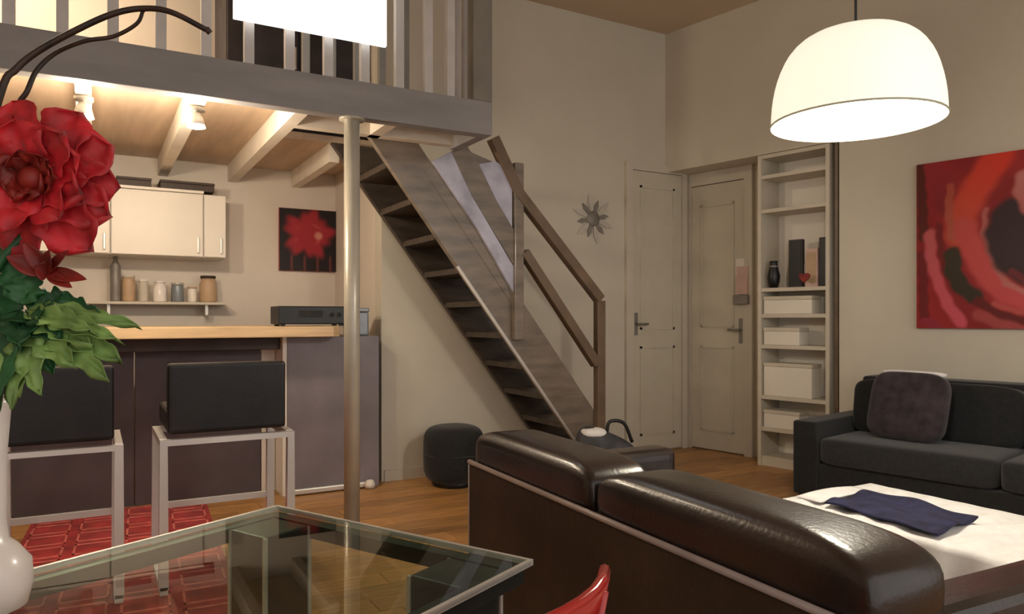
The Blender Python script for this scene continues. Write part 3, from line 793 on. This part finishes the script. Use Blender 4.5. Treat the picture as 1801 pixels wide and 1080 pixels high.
stool(-22, 218, 650, 800, 'black leather bar stool on chrome frame behind the leafy plant')

# ================================================================== GLASS DINING TABLE
HT = .74
B3 = onH(488, 889, HT); R3 = onH(938, 985, HT); L3 = onH(52, 1012, HT)
eR = (R3-B3); wR = eR.length; eR.normalize()
eL = Vector((-eR.y, eR.x, 0));
if eL.dot(L3-B3) < 0: eL = -eL
wL = .98
rzt = math.atan2(eR.y, eR.x)
dt = thing('dining_table', 'glass-topped dining table with dark metal frame and square legs', 'table', (B3.x, B3.y, 0), rzt)
sg = 1 if Vector((-math.sin(rzt), math.cos(rzt), 0)).dot(eL) > 0 else -1
def T(x, y, z): return (x, sg*y, z)
def tbox(name, lo, hi, m, **k):
    y0, y1 = sorted((sg*lo[1], sg*hi[1]))
    return box(name, (lo[0], y0, lo[2]), (hi[0], y1, hi[2]), m, dt, **k)
tbox('glass_top', (.0, .0, HT-.010), (wR, wL, HT), 'glass', bev=.002)
fz0, fz1 = HT-.042, HT-.0105
tbox('frame_rail', (.012, .012, fz0), (wR-.012, .045, fz1), 'tableframe'); tbox('frame_rail', (.012, wL-.045, fz0), (wR-.012, wL-.012, fz1), 'tableframe')
tbox('frame_rail', (.012, .0455, fz0), (.045, wL-.0455, fz1), 'tableframe'); tbox('frame_rail', (wR-.045, .0455, fz0), (wR-.012, wL-.0455, fz1), 'tableframe')
for y, e in ((.004, 0), (wL-.004, 0)): tbox('edge_strip', (.0, y-.004, HT-.0095), (wR, y+.004, HT+.0015), 'steel')
for x in (.004, wR-.004): tbox('edge_strip', (x-.004, .0082, HT-.0095), (x+.004, wL-.0082, HT+.0015), 'steel')
for x in (.0455, wR-.1655):
    for y in (.0455, wL-.1655):
        tbox('leg', (x, y, 0), (x+.12, y+.12, fz1-.002), 'tableframe', bev=.004)
        for (ex, ey) in ((x, y), (x+.12, y), (x, y+.12), (x+.12, y+.12)):
            tbox('leg_reflection', (ex-.004, ey-.004, 0), (ex+.004, ey+.004, fz1-.003), 'steel')  # pale strips painting in the reflections along the leg corners

# ================================================================== RED CHAIRS
def red_chair(lab, loc, rz, zt_=.84, wid=.44):
    """local: back of chair at y=0, facing +y"""
    t = thing('acrylic_chair', lab, 'chair', loc, rz)
    hw = wid/2
    def back(s, q):
        x = -hw+wid*s; k = abs(2*s-1)
        z = .44+(zt_-.44)*q*(1-.0*k**4)
        return Vector((x*(1-.04*q), -.02-.07*q+.09*k**3*(1-.4*q)+.03, z))
    surf('backrest', back, 20, 14, 'redacryl', t, .008)
    def seat(s, q):
        x = -hw+wid*s; k = abs(2*s-1)
        return Vector((x, .015+.40*q, .44-.015*math.sin(math.pi*s)*math.sin(math.pi*q)+.02*k**4))
    surf('seat', seat, 16, 12, 'redacryl', t, .010)
    for i in range(5):
        x = -hw+.05+i*(wid-.10)/4
        k = abs(x/hw)
        tube('back_rib', [(x*(1-.04*q), -.02-.07*q+.09*k**3*(1-.4*q)+.022, .46+(zt_-.46)*q) for q in (0, .25, .5, .75, .98)], .006, 'redacryl', t, seg=8)
    tube('top_edge', [Vector(back(s/12, 1)) for s in range(13)], .008, 'redacryl', t, seg=8)
    for sx in (-1, 1):
        tube('leg', [(sx*(hw-.03), .05, .43), (sx*(hw-.01), .0, .0)], .017, 'redacryl', t, seg=10, r2=.012)
        tube('leg', [(sx*(hw-.03), .38, .43), (sx*(hw-.015), .42, .0)], .017, 'redacryl', t, seg=10, r2=.012)
    return t
# near chair on the right side of the table
q = onH(1022, 987, .86)
mid = q+eL*.23
face = -eR
red_chair('translucent red acrylic chair beside the brown sofa back', (mid.x, mid.y, 0), math.atan2(face.y, face.x)-math.pi/2-.17, zt_=.86, wid=.46)

# ================================================================== VASE, FLOWER, LEAVES, TWIGS
ZV = 1.15
vb = atZ(-34, 1080, ZV); vb.z = HT+.0018
va = thing('flower_vase', 'white ceramic vase with bulbous foot and long neck on the glass table', 'vase', vb)
lathe('vase_body', [(.045, 0), (.062, .008), (.070, .04), (.068, .075), (.050, .100), (.037, .112), (.034, .14), (.035, .25), (.040, .32), (.046, .335), (.040, .335), (.030, .30), (.028, .14), (.0, .12)], 'vase', va, 36, closed=False)
lathe('foot_ring', [(.046, 0), (.050, .003), (.046, .006)], 'vase', va, 30, closed=False)
mouth = vb+Vector((0, 0, .33))
fp = atZ(70, 318, 1.16)
fw = thing('red_flower', 'big red artificial flower with lobed green leaves in the white vase', 'flower', mouth)
def rel(p): return Vector(p)-mouth
right = Vector((CS, -SN, 0)); fwd = Vector((SN, CS, 0)); upv = Vector((0, 0, 1))
tube('stem', [rel(p) for p in spline([mouth-Vector((0, 0, .18)), mouth, mouth+right*.01+upv*.18, fp-upv*.05+fwd*.01, fp+fwd*.015], 6)], .007, 'leafd', fw, seg=8)
def leaf(name, base, tip, nrm, w, m, lob=0, lam=.0, curl=.15, n=14, parent=fw, th=.0012, wav=0.):
    base, tip = Vector(base), Vector(tip); ax = tip-base; Ln = ax.length; ax.normalize()
    sd = ax.cross(nrm).normalized(); nn = sd.cross(ax).normalized()
    ph = random.random()*6
    def fn(s, t):
        k = 2*t-1
        prof = math.sin(math.pi*min(1, s*.97+.03)**.8)**.75 if name != 'petal' else (min(1, s*3)**.6*max(0, 1-((s-.25)/.75)**6 if s > .25 else 1)**.5)
        if lob: prof *= 1-lam*(.5+.5*math.cos(s*lob*2*math.pi+ph*.0))
        return rel(base+ax*Ln*s+sd*k*w*prof+nn*(-curl*Ln*s*s+.35*w*abs(k)**1.5*prof+wav*math.sin(9*s+ph)*math.sin(5*k+ph)))
    return surf(name, fn, n, 6, m, parent, th)
# petals radiating
cF = -fwd
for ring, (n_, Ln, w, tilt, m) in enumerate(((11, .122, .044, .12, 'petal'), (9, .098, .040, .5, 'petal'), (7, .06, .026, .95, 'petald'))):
    for k in range(n_):
        a = 2*math.pi*k/n_+ring*.4+random.uniform(-.15, .15)
        rad = right*math.cos(a)*1.05+upv*math.sin(a)*.72
        d = (rad*math.cos(tilt)+cF*math.sin(tilt)).normalized()
        L2 = Ln*random.uniform(.85, 1.1)
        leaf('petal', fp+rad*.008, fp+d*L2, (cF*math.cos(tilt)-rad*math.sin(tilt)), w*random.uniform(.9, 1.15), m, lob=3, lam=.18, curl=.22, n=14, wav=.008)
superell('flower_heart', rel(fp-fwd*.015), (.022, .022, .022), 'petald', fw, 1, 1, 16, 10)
# small red calyx points
cp = atZ(95, 480, 1.15)
for (u, v, w) in ((150, 490, .012), (118, 440, .009), (85, 440, .012), (60, 470, .016), (40, 425, .014), (10, 450, .016), (125, 505, .010)):
    leaf('bract', cp-right*.01, atZ(u, v, 1.13), cF+upv*.3, w, 'petald', curl=.05)
# leaves
lc = atZ(40, 545, 1.15)
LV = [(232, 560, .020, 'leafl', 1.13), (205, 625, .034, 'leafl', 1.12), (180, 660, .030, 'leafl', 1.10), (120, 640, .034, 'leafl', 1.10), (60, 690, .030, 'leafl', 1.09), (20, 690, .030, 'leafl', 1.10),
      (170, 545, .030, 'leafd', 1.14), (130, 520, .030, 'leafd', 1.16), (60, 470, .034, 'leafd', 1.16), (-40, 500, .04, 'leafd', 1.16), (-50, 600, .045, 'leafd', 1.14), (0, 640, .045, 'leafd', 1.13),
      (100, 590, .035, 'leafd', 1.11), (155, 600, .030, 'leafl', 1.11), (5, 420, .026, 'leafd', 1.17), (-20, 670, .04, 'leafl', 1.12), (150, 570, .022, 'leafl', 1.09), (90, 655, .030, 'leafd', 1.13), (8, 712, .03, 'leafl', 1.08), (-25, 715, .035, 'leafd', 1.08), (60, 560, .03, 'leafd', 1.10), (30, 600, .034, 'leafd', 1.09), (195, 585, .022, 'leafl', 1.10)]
for (u, v, w, m, Z) in LV:
    tip = atZ(u, v, Z); base = lc+(tip-lc)*.12+fwd*random.uniform(-.01, .02)
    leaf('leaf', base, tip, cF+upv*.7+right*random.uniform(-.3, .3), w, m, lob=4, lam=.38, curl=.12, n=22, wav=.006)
# twigs
tw1 = [mouth-Vector((0, 0, .1)), mouth+Vector((0, 0, .02)), atZ(-60, 420, 1.17), atZ(0, 168, 1.17), atZ(28, 122, 1.18), atZ(70, 88, 1.19), atZ(140, 50, 1.20), atZ(200, 24, 1.21), atZ(250, 15, 1.22), atZ(300, 21, 1.22), atZ(366, 54, 1.23)]
t = thing('arching_twig', 'dark bare twig arching from the vase across the loft beam', 'twig', mouth)
tube('twig_shaft', [p-mouth for p in spline(tw1, 6)], .0062, 'twig', t, seg=8, r2=.0045)
lathe('twig_tip', [(0, -.007), (.007, 0), (0, .007)], 'twig', t, 10, loc=tw1[-1]-mouth)
tw2 = [mouth-Vector((0.005, 0, .1)), mouth+Vector((0.01, 0, .02)), atZ(0, 430, 1.20), atZ(26, 212, 1.20), atZ(48, 160, 1.20), atZ(66, 122, 1.21), atZ(100, 92, 1.22), atZ(150, 72, 1.22), atZ(200, 64, 1.23), atZ(240, 42, 1.23), atZ(252, 18, 1.225)]
t = thing('arching_twig', 'shorter dark bare twig rising behind the red flower', 'twig', mouth+Vector((.01, 0, 0)))
tube('twig_shaft', [p-mouth-Vector((.01, 0, 0)) for p in spline(tw2, 6)], .0048, 'twig', t, seg=8, r2=.003)
lathe('twig_tip', [(0, -.005), (.005, 0), (0, .005)], 'twig', t, 10, loc=tw2[-1]-mouth-Vector((.01, 0, 0)))
print('planks', n)
